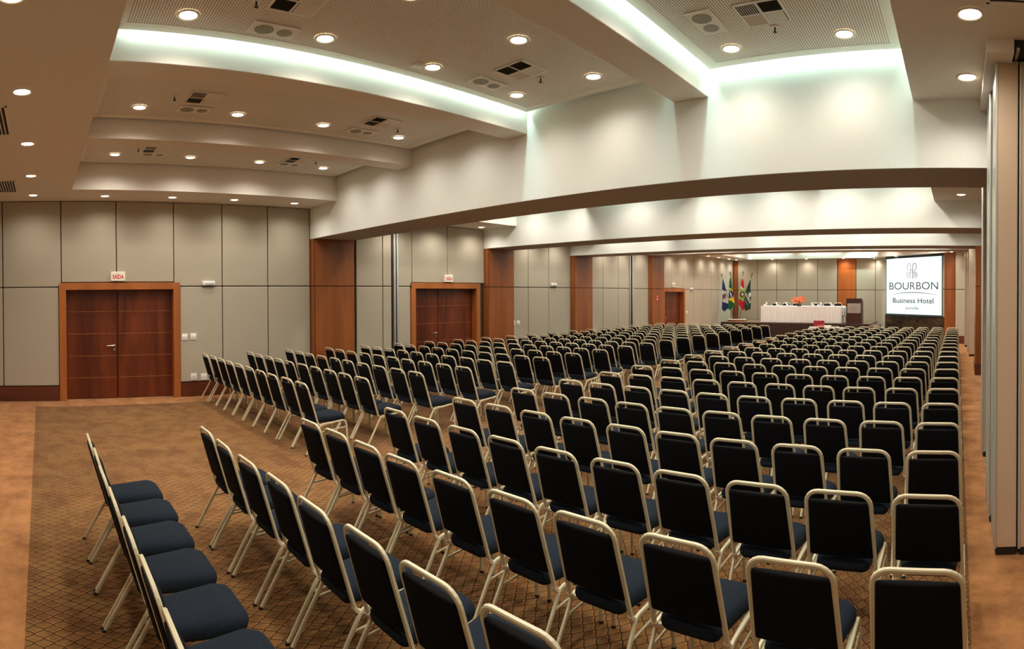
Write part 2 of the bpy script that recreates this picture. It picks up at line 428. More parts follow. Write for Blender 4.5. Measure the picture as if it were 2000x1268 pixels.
# ceiling slab, soffits, coffers
ce = S(MB().box(LW-.4, RW+.2, YB-.2, YF+.2, ZT, ZT+.1).build('ceiling', M['plaster_low']), 'coffered ceiling with perforated boards between longitudinal ribs', 'ceiling')
BAYS = [(YB, 5.536, ZS1, .55), (6.53, 10.55, ZS, None), (11.53, 14.21, ZS, None), (15.17, 18.97, ZS, None), (19.93, YF, ZS, None)]
for bi, (y0, y1, zs, yc) in enumerate(BAYS):
    cy0 = yc if yc else y0
    cy1 = y1 if bi < 4 else 26.9
    MB().box(LW-.03, CX[0][0], y0, y1, zs, ZT).build('soffit', M['plaster_low'], ce)
    if bi < 4: MB().box(CX[3][1], RW, y0, y1, zs, ZT).build('soffit', M['plaster_low'], ce)
    if yc: MB().box(CX[0][0], CX[3][1], y0, yc, zs, ZT).build('soffit', M['plaster_low'], ce)
    if bi == 4:
        MB().box(CX[0][0], -3.9, 26.9, YF, zs, ZT).build('soffit', M['plaster_low'], ce)
        # diagonal soffit following the angled wall
        p = [(-3.99, 26.62), (-.43, 23.55), (-.43, y0), (RW, y0), (RW, YF), (-3.99, YF)]
        n = len(p); m = MB(); vs = [(x, y, zs) for x, y in p]+[(x, y, ZT) for x, y in p]
        m.add(vs, [list(range(n)), list(range(n, 2*n))[::-1]]+[(i, (i+1) % n, n+(i+1) % n, n+i) for i in range(n)])
        m.build('soffit', M['plaster_low'], ce)
    for k in range(3):
        MB().rbox(CX[k][1], CX[k+1][0], cy0-.01, cy1+.01, 4.01, ZT+.01, r=.005, seg=1, sm=False).build('coffer_rib', M['plaster_low'], ce)
    for k, (a, b) in enumerate(CX):
        g = .055
        e = cy1 if bi < 4 else (26.9 if k < 3 else 24.2)
        if bi == 4 and k == 2: e = 26.3
        x0, x1, p0, p1 = a+g, b-g, cy0+g, e-.08
        fr = .13
        fm = MB().box(x0, x0+fr, p0, p1, ZC, ZC+.03).box(x1-fr, x1, p0, p1, ZC, ZC+.03).box(x0+fr, x1-fr, p0, p0+fr, ZC, ZC+.03).box(x0+fr, x1-fr, p1-fr, p1, ZC, ZC+.03)
        fm.build('panel_border', M['offwhite'], ce)
        MB().box(x0+fr, x1-fr, p0+fr, p1-fr, ZC+.004, ZC+.03).build('perforated_panel', M['perf'], ce)

# far wall
wf = S(MB().box(LW-.3, -3.86, YF+.03, YF+.2, 0, ZT).build('wall_far', M['groove']), 'panelled wall behind the stage table', 'wall')
def fpanel(x0, x1, z0, z1, mt='panel', name='fabric_panel'):
    g = .011
    MB().rbox(x0+g, x1-g, YF, YF+.035, z0+g, z1-g, r=.010, seg=2, sm=False).build(name, M[mt], wf)
for z0, z1 in ((.0, SEAM), (SEAM, ZS)):
    sx = [-10.85, -9.806, -8.787, -7.763, -6.708, -5.74]
    for a, b in zip(sx[:-1], sx[1:]): fpanel(a, b, z0, z1)
    fpanel(-5.722, -4.824, z0, z1, 'wood_bright', 'wood_panel'); fpanel(-4.82, -3.886, z0, z1); fpanel(-11.1, -10.85, z0, z1, 'wood', 'wood_panel')
# angled wall
A0, A1 = Vector((-3.886, 27.44, 0)), Vector((.30, 23.10, 0))
AL = (A1-A0).length; AA = math.atan2(A1.y-A0.y, A1.x-A0.x)
wa = S(MB().box(0, AL, .03, .2, 0, ZT).build('wall_angle', M['groove'], None, A0, AA), 'slanting wall behind the projection screen', 'wall')
def apanel(u0, u1, z0, z1, mt='panel', name='fabric_panel', t=.0):
    MB().rbox(u0*AL+.01, u1*AL-.01, -t, .035, z0+.01, z1-.01, r=.008, seg=2, sm=False).build(name, M[mt], wa)
for z0, z1 in ((0, SEAM), (SEAM, ZS)):
    apanel(0, .16, z0, z1); apanel(.16, .80, z0, z1)
    apanel(.80, .905, z0, z1, 'wood', 'wood_panel', .02)
    apanel(.905, 1.0, max(z0, .29), z1)
MB().box(.905*AL, AL, -.015, .03, 0, .285).build('baseboard', M['wood_base'], wa)
apanel(.13, .80, 0, 1.05, 'granite', 'stone_dado', .03)

# right-hand side: wood columns under the beams, folded partitions between
RL_ = ['wood-clad column behind the nearest folded partitions', 'wood-clad column behind the second partition stack', 'narrow wood-clad column with dark base beyond the partitions', 'wood-clad column far down the partition side']
for (a, b), x, lab, zb in zip(BEAMS, (.62, .60, .44, .56), RL_, ZBS):
    r = S(empty('column', (x, (a+b)/2, 0)), lab, 'column'); h = (b-a)/2
    m = MB()
    for z0, z1 in ((.0, SEAM-.008), (SEAM+.008, zb)): m.box(0, .5, -h, h, z0, z1)
    m.build('wood_panel', M['wood'], r)
    MB().box(-.012, .5, -h-.012, h+.012, 0, .28).build('column_base', M['wood_base'], r)

def leaf(x, y0, y1, w, h, label, grp):
    r = tag(empty('partition_leaf', (x, y0, 0)), label, 'partition panel', grp)
    d = y1-y0
    MB().rbox(.012, w-.006, 0, d, .06, h, r=.008, seg=2, sm=False).build('fabric_face', M['partition'], r)
    m = MB().rbox(-.004, .014, -.004, .03, .05, h+.004, r=.003, seg=1, sm=False).rbox(-.004, .014, d-.03, d+.004, .05, h+.004, r=.003, seg=1, sm=False).box(0, w, .01, d-.01, h, h+.02).box(0, .010, .03, d-.03, .06, h)
    m.build('edge_profile', M['alu'], r)
    MB().box(.01, w-.01, .01, d-.01, .0, .06).build('bottom_seal', M['black'], r)
    return r
leaf(.283, 4.36, 4.72, .172, 3.69, 'tall tan fabric partition panel standing closest to the camera', 'folded partition panels')
leaf(.463, 4.35, 4.72, .172, 3.69, 'tan partition panel pressed right of the closest one', 'folded partition panels')
leaf(.643, 4.35, 4.72, .172, 3.69, 'outermost tan partition panel of the near stack', 'folded partition panels')
leaf(.298, 4.76, 4.96, .165, 3.69, 'tan partition panel directly behind the closest one', 'folded partition panels')
leaf(.272, 5.0, 5.40, .165, 3.69, 'last tan partition panel of the near stack, by the beam', 'folded partition panels')
leaf(.355, 6.73, 6.99, .22, 3.14, 'brown-shaded partition panel just past the nearest beam', 'folded partition panels')
leaf(.305, 7.03, 7.4, .2, 3.6, 'silver-edged partition panel behind the nearest beam', 'folded partition panels')
leaf(.36, 18.5, 18.9, .22, 3.4, 'greyish partition panel before the stage bay', 'folded partition panels')
leaf(.345, 20.1, 20.6, .2, 3.6, 'pale narrow partition panel in the stage bay', 'folded partition panels')
leaf(.27, 21.9, 22.5, .2, 3.6, 'farthest pale partition panel near the screen', 'folded partition panels')
# header box with track above the near stack
hd = S(empty('trim_3', (0, 0, 0)), 'boxed track housing over the folded partition panels', 'trim')
MB().box(.205, .40, 4.19, 5.53, 3.70, ZS1+.01).box(.50, RW, 4.19, 5.53, 3.70, ZS1+.01).build('track_box', M['plaster_low'], hd)
MB().box(.40, .50, 4.21, 5.53, 3.73, ZS1).box(.42, .44, 4.19, 5.5, 3.72, 3.74, 1).build('track_slot', [M['dark'], M['alu']], hd)
for x in (.37, .55, .73):
    MB().cyl((x, 4.5, 3.70), .012, .06, 'z', 8).build('trolley_bolt', M['chrome'], hd)

# ------------------------------------------------------------------ light fittings
def spot(x, y, z, e, ang=100, col=(1, .935, .835), rad=.07, blend=1.0):
    ang = 158; e = e*(.56 if (z > 4 and 4.8 < y < 5.2) else (.8 if z > 4 and -5 < x and y < 5.6 else .95))
    l = bpy.data.lights.new('downlight_lamp', 'SPOT'); l.energy = e; l.spot_size = math.radians(ang); l.spot_blend = blend
    l.color = col; l.shadow_soft_size = rad
    o = bpy.data.objects.new('downlight_lamp', l); COL.objects.link(o); o.location = (x, y, z)
    return o
tr = empty('ceiling_light')
MB().lathe((0, 0, 0), [(.118, 0), (.118, -.008), (.100, -.012), (.088, -.004), (.084, .0)], 28).build('trim_ring', M['offwhite'], tr)
MB().lathe((0, 0, 0), [(.086, -.004), (.07, -.010), (.04, -.015), (.0005, -.017)], 24).build('lens', M['lens'], tr)
note_kids(tr)
tr.scale = (.82, .82, .82)
FIRST = [True]
def downlight(x, y, z, label, grp, e=40, ang=110, lamp=True):
    if FIRST[0]: o = tr; FIRST[0] = False
    else: o = cp(tr)
    o.location = (x, y, z-.002); tag(o, label, 'ceiling light', grp)
    if lamp: spot(x, y, z-.05, e if not (x > -3 and y > 22) else 9, ang)
ORD = ['zeroth', 'first', 'second', 'third', 'fourth', 'fifth', 'sixth', 'seventh', 'eighth', 'ninth', 'tenth', 'eleventh', 'twelfth', 'thirteenth', 'fourteenth', 'fifteenth', 'sixteenth', 'seventeenth', 'eighteenth', 'nineteenth', 'twentieth', 'twenty-first', 'twenty-second']
WARM = 1.0
# row by the door wall
for k, y in enumerate((1.18, 2.43, 3.64, 4.90)): downlight(-10.52, y, ZS1, 'round recessed downlight, %s along the door wall before the nearest beam' % ORD[k+1], 'downlights in the low ceiling band', 26)
for k, x in enumerate((-10.43, -8.78, -6.95, -5.20, -3.55)): downlight(x, -.12-.01*k, ZS1, 'round recessed downlight, %s from the door wall in the rear band' % ORD[k+1], 'downlights in the low ceiling band', 26)
for k, y in enumerate((3.84, 4.95)): downlight(.075, y, ZS1, ['large bright recessed downlight above the partition aisle', 'recessed downlight nearest the partition track box'][k], 'downlights in the low ceiling band', 30)
for y in (1.3, 2.55): spot(.075, y, ZS1-.05, 30, 110)
for x in (-1.8, .0): spot(x, -.1, ZS1-.05, 30, 110)
for k, y in enumerate((10.04, 8.8, 7.55)):
    if k == 0: downlight(-10.66, y, ZS, 'small downlight in the second bay beside the door wall column', 'downlights in the low ceiling band', 30)
    else: spot(-10.6, y, ZS-.05, 34, 110)
downlight(.055, 9.9, ZS, 'small downlight in the second bay above the partition aisle', 'downlights in the low ceiling band', 30)
for y in (7.4, 8.6): spot(.055, y, ZS-.05, 34, 110)
for y in (12.2, 13.4, 15.9, 17.1, 18.3, 20.6, 21.9): spot(-10.6, y, ZS-.05, 34, 110); spot(.1, y, ZS-.05, 28, 110)
for k, y in enumerate((23.63, 24.8, 26.05, 27.0)): downlight(-10.75, y, ZS, 'downlight %s from the near end of the row over the flags wall' % ORD[k+1], 'stage bay downlights', 22)
for k, x in enumerate((-8.92, -7.19, -5.38, -3.9)): downlight(x, 27.13, ZS, 'downlight %s from the flags above the panelled stage wall' % ORD[k+1], 'stage bay downlights', 22)
downlight(-2.75, 25.75, ZS, 'downlight over the screen above its flag-side half', 'stage bay downlights', 22)
downlight(-.25, 23.15, ZS, 'downlight over the wood strip beside the screen', 'stage bay downlights', 22)
# coffer downlights
E1 = 42
CL = [(-9.31, 'coffer against the door wall'), (-6.96, 'second coffer from the door wall'), (-4.61, 'third coffer, row along the bright edge')]
for x, nm in CL:
    for k, y in enumerate((1.21, 2.46, 3.68, 4.91)): downlight(x, y, ZC, 'ceiling downlight, %s from the rear wall in the %s' % (ORD[k+1], nm), 'downlights in the perforated ceiling', E1)
for k, y in enumerate((2.66, 3.86, 5.01)): downlight(-3.6, y, ZC, 'ceiling downlight, %s from the rear wall, third coffer inner row' % ORD[k+1], 'downlights in the perforated ceiling', E1)
for x, y, l in ((-2.07, 5.07, 'perforated ceiling downlight near the square vent, fourth coffer'), (-1.0, 5.07, 'perforated ceiling downlight nearest the partition side, fourth coffer')): downlight(x, y, ZC, l, 'downlights in the perforated ceiling', E1)
for x in (-8.3, -5.9):
    for y in (1.21, 2.46, 3.68, 4.91): spot(x, y, ZC-.05, E1)
spot(-3.6, 1.41, ZC-.05, E1, 110)
for x in (-2.07, -1.0):
    for y in (1.4, 2.65, 3.85): spot(x, y, ZC-.05, E1, 110)
for (y0, y1) in ((6.53, 10.55), (11.53, 14.21), (15.17, 18.97), (19.93, 26.0)):
    n = max(2, round((y1-y0)/1.35))
    for x in (-9.3, -7.9, -6.4, -4.7, -3.3, -2.1, -.9):
        for k in range(n):
            yy = y0+(k+.5)*(y1-y0)/n
            if x > -2.5 and yy > 24: continue
            spot(x, yy, ZC-.05, 50, 110)
# cove fluorescent strips hidden above the ceiling edge
def cove(x0, y0, x1, y1, e, z=4.33):
    l = bpy.data.lights.new('cove_tube', 'AREA'); l.shape = 'RECTANGLE'; L = math.hypot(x1-x0, y1-y0)
    l.size = L; l.size_y = .035; l.energy = e; l.color = (.68, 1.0, .96)
    o = bpy.data.objects.new('cove_tube', l); COL.objects.link(o); o.location = ((x0+x1)/2, (y0+y1)/2, z)
    o.rotation_euler = (0, 0, math.atan2(y1-y0, x1-x0))
cove(-5.015+.030, .7, -5.015+.030, 5.45, 17)
cove(-2.52+.030, .7, -2.52+.030, 5.45, 17)
cove(-2.40, 5.536-.045, -.5, 5.536-.045, 6)
cove(-.43-.030, .7, -.43-.030, 5.45, 10)
cove(-2.92-.03, .7, -2.92-.03, 5.3, 7)
for (y0, y1) in ((6.6, 10.5), (11.6, 14.15), (15.2, 18.9), (20.0, 26.3)):
    cove(-5.015+.03, y0, -5.015+.03, y1-.5, 7); cove(-2.52+.03, y0, -2.52+.03, min(y1, 24)-.5, 7)
    for a, b in CX:
        if y1 < 20: cove(a+.04, y1+.005, b-.04, y1+.005, 9)
for a, b in CX[:3]: cove(a+.12, 26.86 if a < -5.5 else 26.2, b-.12, 26.86 if a < -5.5 else 26.2, 60)

# ------------------------------------------------------------------ ceiling fixtures
vt = empty('ceiling_vent')
f = MB(); H_ = .2
f.box(-H_, -H_+.022, -H_, H_, -.008, 0).box(H_-.022, H_, -H_, H_, -.008, 0).box(-H_, H_, -H_, -H_+.022, -.008, 0).box(-H_, H_, H_-.022, H_, -.008, 0).box(-.009, .009, -H_, H_, -.008, 0).box(-H_, H_, -.009, .009, -.008, 0)
f.build('frame', M['offwhite'], vt)
MB().box(-H_+.01, H_-.01, -H_+.01, H_-.01, -.003, .0).build('backing', M['dark'], vt)
def louvre(x0, x1, y0, y1, along, tilt):
    m = MB(); n = 9
    for i in range(n):
        t = (i+.5)/n
        if along == 'x':
            y = y0+(y1-y0)*t; m.add([(x0, y, -.004), (x1, y, -.004), (x1, y+tilt*.012, -.011), (x0, y+tilt*.012, -.011)], [(0, 1, 2, 3)])
        else:
            x = x0+(x1-x0)*t; m.add([(x, y0, -.004), (x, y1, -.004), (x+tilt*.012, y1, -.011), (x+tilt*.012, y0, -.011)], [(0, 1, 2, 3)])
    m.build('louvre', M['offwhite'], vt)
louvre(-.176, -.01, -.176, -.01, 'y', 1); louvre(.01, .176, -.176, -.01, 'x', -1); louvre(-.176, -.01, .01, .176, 'x', 1); louvre(.01, .176, .01, .176, 'y', -1)
sp = empty('ceiling_speaker')
MB().rbox(-.115, .115, -.21, .21, -.01, 0, r=.004, seg=1, sm=False).build('bezel', M['offwhite'], sp)
m_gr = mat('speaker_mesh', (.33, .32, .26), .8, noise=.4, nscale=180)
MB().cyl((0, -.09, -.0125), .085, .003, 'z', 24).build('grille', m_gr, sp); MB().cyl((0, .10, -.0125), .068, .003, 'z', 24).build('grille', m_gr, sp)
sk = empty('sprinkler_head')
MB().cyl((0, 0, -.006), .035, .006, 'z', 16).build('escutcheon', M['offwhite'], sk)
MB().cyl((0, 0, -.045), .008, .04, 'z', 8).cyl((0, 0, -.05), .018, .004, 'z', 12).build('nozzle', M['black'], sk)
note_kids(vt)
def place_all(root, items, cat, grp):
    for i, (x, y, z, lab) in enumerate(items):
        o = root if i == 0 else cp(root)
        o.location = (x, y, z); tag(o, lab, cat, grp)
place_all(vt, [(-4.08, 4.40, ZC, 'square four-way air vent in the third coffer near the beam'), (-4.12, 1.97, ZC, 'large square four-way air vent at the top edge, third coffer'),
               (-1.57, 4.52, ZC, 'square louvred air vent in the coffer nearest the partition'), (-6.50, 1.89, ZC, 'square air vent in the second coffer towards the rear'),
               (-6.48, 4.29, ZC, 'square air vent in the second coffer near the beam'), (-8.93, 1.80, ZC, 'small square air vent in the door-side coffer towards the rear'),
               (-8.96, 4.23, ZC, 'small square air vent in the door-side coffer near the beam')], 'vent', 'square ceiling vents')
place_all(sp, [(-4.575, 4.40, ZC, 'rectangular two-cone ceiling speaker beside the third coffer beam-end vent'), (-4.65, 1.98, ZC, 'rectangular ceiling speaker beside the large top-edge vent'),
               (-2.065, 4.50, ZC, 'white ceiling speaker with two round grilles, partition-side coffer'), (-6.92, 1.88, ZC, 'dim ceiling speaker in the second coffer towards the rear'),
               (-6.98, 4.29, ZC, 'dim ceiling speaker in the second coffer near the beam'), (-9.22, 1.82, ZC-.0, 'faint ceiling speaker in the door-side coffer towards the rear'), (-9.27, 4.22, ZC, 'faint ceiling speaker in the door-side coffer near the beam')], 'speaker', 'ceiling speakers')
place_all(sk, [(-4.06, 4.695, ZC, 'small sprinkler head beside the third coffer vent'), (-1.55, 4.79, ZC, 'sprinkler head under the partition-side square vent'), (-4.24, 1.66, ZC, 'sprinkler head beside the large top-edge vent'),
               (-6.52, 1.54, ZC, 'sprinkler head in the second coffer towards the rear'), (-6.61, 4.65, ZC, 'sprinkler head in the second coffer near the beam'), (-8.9, 1.52, ZC, 'tiny sprinkler head in the door-side coffer, rear end'), (-8.89, 4.55, ZC, 'tiny sprinkler head in the door-side coffer, beam end')], 'sprinkler', 'ceiling sprinklers')
tag(MB().rbox(-4.72, -4.6, 3.48, 3.6, ZC-.012, ZC, r=.004, seg=1).build('blank_cover_plate', M['offwhite']), 'small white blank plate on the perforated ceiling', 'cover plate')
def grille(x0, x1, y0, y1, z, lab):
    r = tag(empty('air_grille', ((x0+x1)/2, (y0+y1)/2, z)), lab, 'air grille', 'linear air grilles'); a, b = (x1-x0)/2, (y1-y0)/2
    MB().box(-a, a, -b, -b+.02, -.01, 0).box(-a, a, b-.02, b, -.01, 0).box(-a, -a+.02, -b, b, -.01, 0).box(a-.02, a, -b, b, -.01, 0).build('frame', M['offwhite'], r)
    MB().box(-a+.01, a-.01, -b+.01, b-.01, -.003, 0).build('backing', M['dark'], r)
    m = MB(); n = int((x1-x0)/.035) if b > a else int((x1-x0)/.035)
    n = int(2*b/.04)
    for i in range(n):
        y = -b+(i+.5)*2*b/n; m.box(-a+.015, a-.015, y-.006, y+.006, -.009, -.004)
    m.build('slat', M['offwhite'], r)
grille(-6.56, -5.58, -.80, -.31, ZS1, 'brown slatted air grille in the rear band, farther from the door wall')
grille(-10.11, -9.10, -.88, -.38, ZS1, 'brown slatted air grille in the rear band close to the door wall')
grille(.175, .95, 3.25, 3.69, ZS1, 'slatted air grille above the partition aisle at the top edge')
grille(.13, .60, 8.55, 9.3, ZS, 'slatted air grille in the second bay over the aisle')

# ------------------------------------------------------------------ wall fittings
for y, z, w, h, lab in ((1.476, 2.363, .276, .178, 'lit exit sign reading SAÍDA above the nearest double door'), (9.30, 2.37, .25, .175, 'exit sign reading SAÍDA above the middle double door'), (20.93, 2.33, .25, .17, 'small exit sign reading SAÍDA above the far door')):
    r = tag(empty('exit_sign', (LW, y, z)), lab, 'exit sign', 'exit signs')
    MB().rbox(0, .055, -w/2, w/2, -h/2, h/2, r=.006, seg=1, sm=False).build('sign_box', mat('sign_face', (.72, .66, .55), .5, emit=(.8, .7, .55), estr=.12), r)
    text('SAÍDA', w*.80, h*.60, M['red'], r, (.0565, 0, -h*.27), (PI/2, 0, PI/2), off=.03)
for y, z, lab in ((3.275, 2.224, 'white emergency light bar on the wall right of the nearest door'), (13.37, 2.247, 'white emergency light bar between the second and third wood columns'), (22.6, 2.19, 'small emergency light right of the far door')):
    r = tag(empty('emergency_wall_lamp', (LW, y, z)), lab, 'emergency light', 'emergency lights')
    MB().rbox(0, .06, -.13, .13, -.045, .045, r=.012, seg=2).build('housing', M['white'], r)
    MB().rbox(.055, .066, -.07, .10, -.03, .02, r=.004, seg=1).build('diffuser', mat('frosted_diffuser', (.55, .6, .62), .4), r)
def plate(y, z, lab, nm='light_switch', cat='light switch', grp='wall switch plates'):
    r = tag(empty(nm, (LW, y, z)), lab, cat, grp)
    MB().rbox(0, .012, -.062, .062, -.066, .066, r=.004, seg=2).build('plate', M['white'], r)
    if nm == 'light_switch':
        MB().rbox(.011, .017, -.04, -.002, -.038, .038, r=.003, seg=1).rbox(.011, .017, .002, .04, -.038, .038, r=.003, seg=1).build('rocker', M['white'], r)
    else:
        [MB().cyl((.011, q, 0), .007, .003, 'x', 8).build('socket_hole', M['black'], r) for q in (-.018, .018)]
plate(2.787, 1.171, 'white double switch plate next to the nearest door frame'); plate(2.962, 1.177, 'white double switch plate second from the nearest door frame')
plate(2.965, .384, 'white wall socket above the skirting, nearer the door', 'wall_socket', 'wall socket', 'wall sockets'); plate(3.17, .375, 'white wall socket above the skirting behind the first chairs', 'wall_socket', 'wall socket', 'wall sockets')
plate(11.64, 1.18, 'white switch plate beside the second wood column'); plate(11.84, 1.17, 'white switch plate one step right of the second wood column'); plate(22.17, 1.19, 'white switch plate right of the far door frame')
fe = tag(MB().box(LW+.156, LW+.162, 19.27, 19.43, 1.69, 1.93).build('extinguisher_sign', M['red']), 'red vertical fire sticker on the far wood column', 'sticker')
MB().box(LW+.162, LW+.164, 19.32, 19.38, 1.74, 1.80).build('white_symbol', M['white'], fe); MB().box(LW+.162, LW+.164, 19.33, 19.37, 1.84, 1.9).build('white_symbol', M['white'], fe)

# ------------------------------------------------------------------ the chair
TH = .151/.503
def backy(z): return (.868-z)*TH
def seat_bm():
    m = MB(); rings = []
    def outline(ins, z):
        pts = []
        x1, x0, ya, yb = .198-ins, .156-ins, .118+ins, .565-ins
        cs = [((x1, yb), .10), ((-x1, yb), .10), ((-x0, ya), .045), ((x0, ya), .045)]
        for i, ((cx, cy), r) in enumerate(cs):
            r = max(.012, r-ins*.6)
            sx = 1 if cx > 0 else -1; sy = 1 if i < 2 else -1
            a0 = {(1, 1): 0, (-1, 1): PI/2, (-1, -1): PI, (1, -1): 1.5*PI}[(sx, sy)]
            for k in range(6):
                a = a0+PI/2*k/5
                x = cx-sx*r+r*math.cos(a); y = cy-sy*r+r*math.sin(a)
                pts.append((x, y, z+.010*((y-.3)/.25)**1 - .012*max(0, (y-.45)/.11)**2))
        return pts
    for ins, z in ((.034, .376), (.012, .381), (.002, .396), (-.002, .415), (.002, .436), (.014, .452), (.036, .463), (.078, .470), (.125, .473)): rings.append(outline(ins, z))
    n = len(rings[0]); vs = [p for r in rings for p in r]
    fs = [(k*n+i, k*n+(i+1) % n, (k+1)*n+(i+1) % n, (k+1)*n+i) for k in range(len(rings)-1) for i in range(n)]
    m.add(vs+[(0, .32, .4755), (0, .32, .382)], fs+[((len(rings)-1)*n+i, (len(rings)-1)*n+(i+1) % n, len(rings)*n) for i in range(n)]+[((i+1) % n, i, len(rings)*n+1) for i in range(n)], 0, True)
    return m
def back_bm():
    def fn(v):
        t = (v.z-.465)/(.815-.465); hw = .186+(.170-.186)*t
        x = v.x*hw/.18
        bul = .012*(1-(v.x/.18)**2)
        y = backy(v.z)+v.y+(bul if v.y > 0 else -bul*.6)
        return Vector((x, y, v.z))
    bm = bmesh.new(); bmesh.ops.create_cube(bm, size=1)
    for v in bm.verts: v.co = Vector((v.co.x*.36, v.co.y*.034, .64+v.co.z*.35))
    es = [e for e in bm.edges if abs(e.verts[0].co.x-e.verts[1].co.x) > .1]
    bmesh.ops.subdivide_edges(bm, edges=es, cuts=4, use_grid_fill=True)
    es = [e for e in bm.edges if len(e.link_faces) == 2 and e.calc_face_angle(0) > .5]
    bmesh.ops.bevel(bm, geom=es, offset=.013, segments=3, profile=.5, affect='EDGES')
    bm.verts.index_update(); m = MB()
    m.add([fn(v.co) for v in bm.verts], [[v.index for v in f.verts] for f in bm.faces], 0, True); bm.free()
    return m
TR = .0118
def frame_bm(seg=5, n=8):
    m = MB()
    pts = [(.187, .50, .388), (.193, .158, .340), (.181, 0, .868), (-.181, 0, .868), (-.193, .158, .340), (-.187, .50, .388)]
    m.tube(rpath(pts, [.065, .075, .075, .065], seg), .0095, .0120, n=8, ref=(0, 0, 1), sq=.35)
    return m
def leg_bm(s, rear):
    m = MB(); x = .200*s
    if rear: pts = [(x, .33, .372), (x, .185, .362), (x*1.02, -.02, .012)]
    else: pts = [(x, .33, .372), (x, .540, .392), (x*1.01, .568, .012)]
    m.tube(rpath(pts, .055, 4), .0090, .0115, n=8, ref=(1, 0, 0), sq=.35); return m
def stretch_bm(s):
    x = .200*s; return MB().tube([(x, .120, .262), (x, .548, .300)], .007, .009, n=6)
def crossbar_bm(): return MB().tube([(-.2, .545, .335), (.2, .545, .335)], .007, n=6, ref=(0, 0, 1))
def glide_bm(s, rear):
    x = .200*s; y = -.027 if rear else .566
    return MB().cyl((x*(1.02 if rear else 1.01), y, 0), .0135, .014, 'z', 10)
def sleeve_bm(s):
    x = .192*s
    pts = rpath([(x*.985, backy(.45), .45), (x, .158, .340), (x*.99, .25, .353)], .065, 6)
    return MB().tube(pts[1:-1], .0112, .0137, n=8, ref=(0, 0, 1), sq=.3)
ch_seat, ch_back = seat_bm(), back_bm()
A = empty('banquet_chair')
oS = ch_seat.build('seat', M['seat'], A); oB = ch_back.build('backrest', M['backpad'], A); oF = frame_bm().build('back_frame', M['frame'], A)
legs = {}
for s in (-1, 1):
    for rear in (True, False):
        l = leg_bm(s, rear).build('leg', M['frame'], A); legs[(s, rear)] = l
        glide_bm(s, rear).build('glide', M['rubber'], l)
    stretch_bm(s).build('stretcher', M['frame'], A); sleeve_bm(s).build('corner_sleeve', M['sleeve'], A)
crossbar_bm().build('stretcher', M['frame'], A)
Bc = empty('banquet_chair')
for o in (oS, oB, oF): c = o.copy(); COL.objects.link(c); c.parent = Bc
for k, l in legs.items(): c = l.copy(); COL.objects.link(c); c.parent = Bc
Cc = empty('banquet_chair')
for o in (oS, oB): c = o.copy(); COL.objects.link(c); c.parent = Cc
def full_frame(seg=3, n=6):
    m = frame_bm(seg, n)
    for s in (-1, 1):
        for rear in (True, False):
            t = leg_bm(s, rear); m.add(t.v, t.f, 0, True)
        t = stretch_bm(s); m.add(t.v, t.f, 0, True)
    return m
full_frame().build('frame', M['frame'], Cc)
note_kids(A)

rows = []   # (x, y, rz, label, group)
def add_row(xs, y, r, block, slope=0):
    n = len(xs)
    for i, x in enumerate(xs):       # xs run from the centre-aisle side
        yy = y + (slope*(x-xs[0])) + random.uniform(-.012, .012)
        if block == 'R': lab = 'navy banquet chair %s from the centre aisle, %s row from the back, partition-side block' % (ORD[i+1], ORD[r])
        else: lab = 'navy banquet chair %s from the centre aisle, %s row from the back, door-side block' % (ORD[i+1], ORD[r])
        g = 'banquet chairs in the partition-side block' if block == 'R' else 'banquet chairs in the door-side block'
        xx = x+random.uniform(-.006, .006)
        if any(a-.65 < yy < b+.1 for a, b in BEAMS): xx = max(xx, -10.70+.45*(n-1-i))
        rows.append((xx, yy, max(-.02, min(.02, random.gauss(0, .010))), lab, g))
add_row([-4.52+.444*i for i in range(7)], .365, 1, 'R', .02)
add_row([-4.575+.462*i for i in range(8)], 1.31, 2, 'R', .03)
add_row([-4.54, -4.09, -3.635, -3.19, -2.695, -2.195, -1.71, -1.21, -.677, -.161], 2.235, 3, 'R', .012)
for k in range(2, 21):
    add_row([-4.562+.489*i for i in range(10)], 1.352+.889*k+(.02 if k < 9 else 0), k+2, 'R')
for j in range(19):
    x0 = -6.616; p = .441 if j < 2 else .459
    add_row([x0-p*i for i in range(10)], 3.145+.894*j, j+1, 'L', .022)
# back-top centre is the chair's origin in y; nearest first
rows.sort(key=lambda r: r[0]**2+r[1]**2)
NI = 292
far_rows = rows[NI:]
used = {'A': False, 'B': False, 'C': False}
for k, (x, y, rz, lab, g) in enumerate(rows[:NI]):
    d = math.hypot(x, y)
    key, src = ('A', A) if d < 7.6 else (('B', Bc) if d < 13 else ('C', Cc))
    o = src if not used[key] else cp(src)
    used[key] = True
    o.location = (x, y, 0); o.rotation_euler = (0, 0, rz); tag(o, lab, 'chair', g)
# the most distant rows as one mass
mm = MB(); ff = full_frame(3, 5)
for x, y, rz, lab, g in far_rows:
    ca, sa = math.cos(rz), math.sin(rz)
    T = lambda v: (x+v[0]*ca-v[1]*sa, y+v[0]*sa+v[1]*ca, v[2])
    for src, mi in ((ch_seat, 0), (ch_back, 1), (ff, 2)): mm.add([T(v) for v in src.v], src.f, mi, True)
o = mm.build('distant_chairs', [M['seat'], M['backpad'], M['frame']])
tag(o, 'mass of navy banquet chairs in the rows closest to the stage', 'chairs', None, 'stuff')

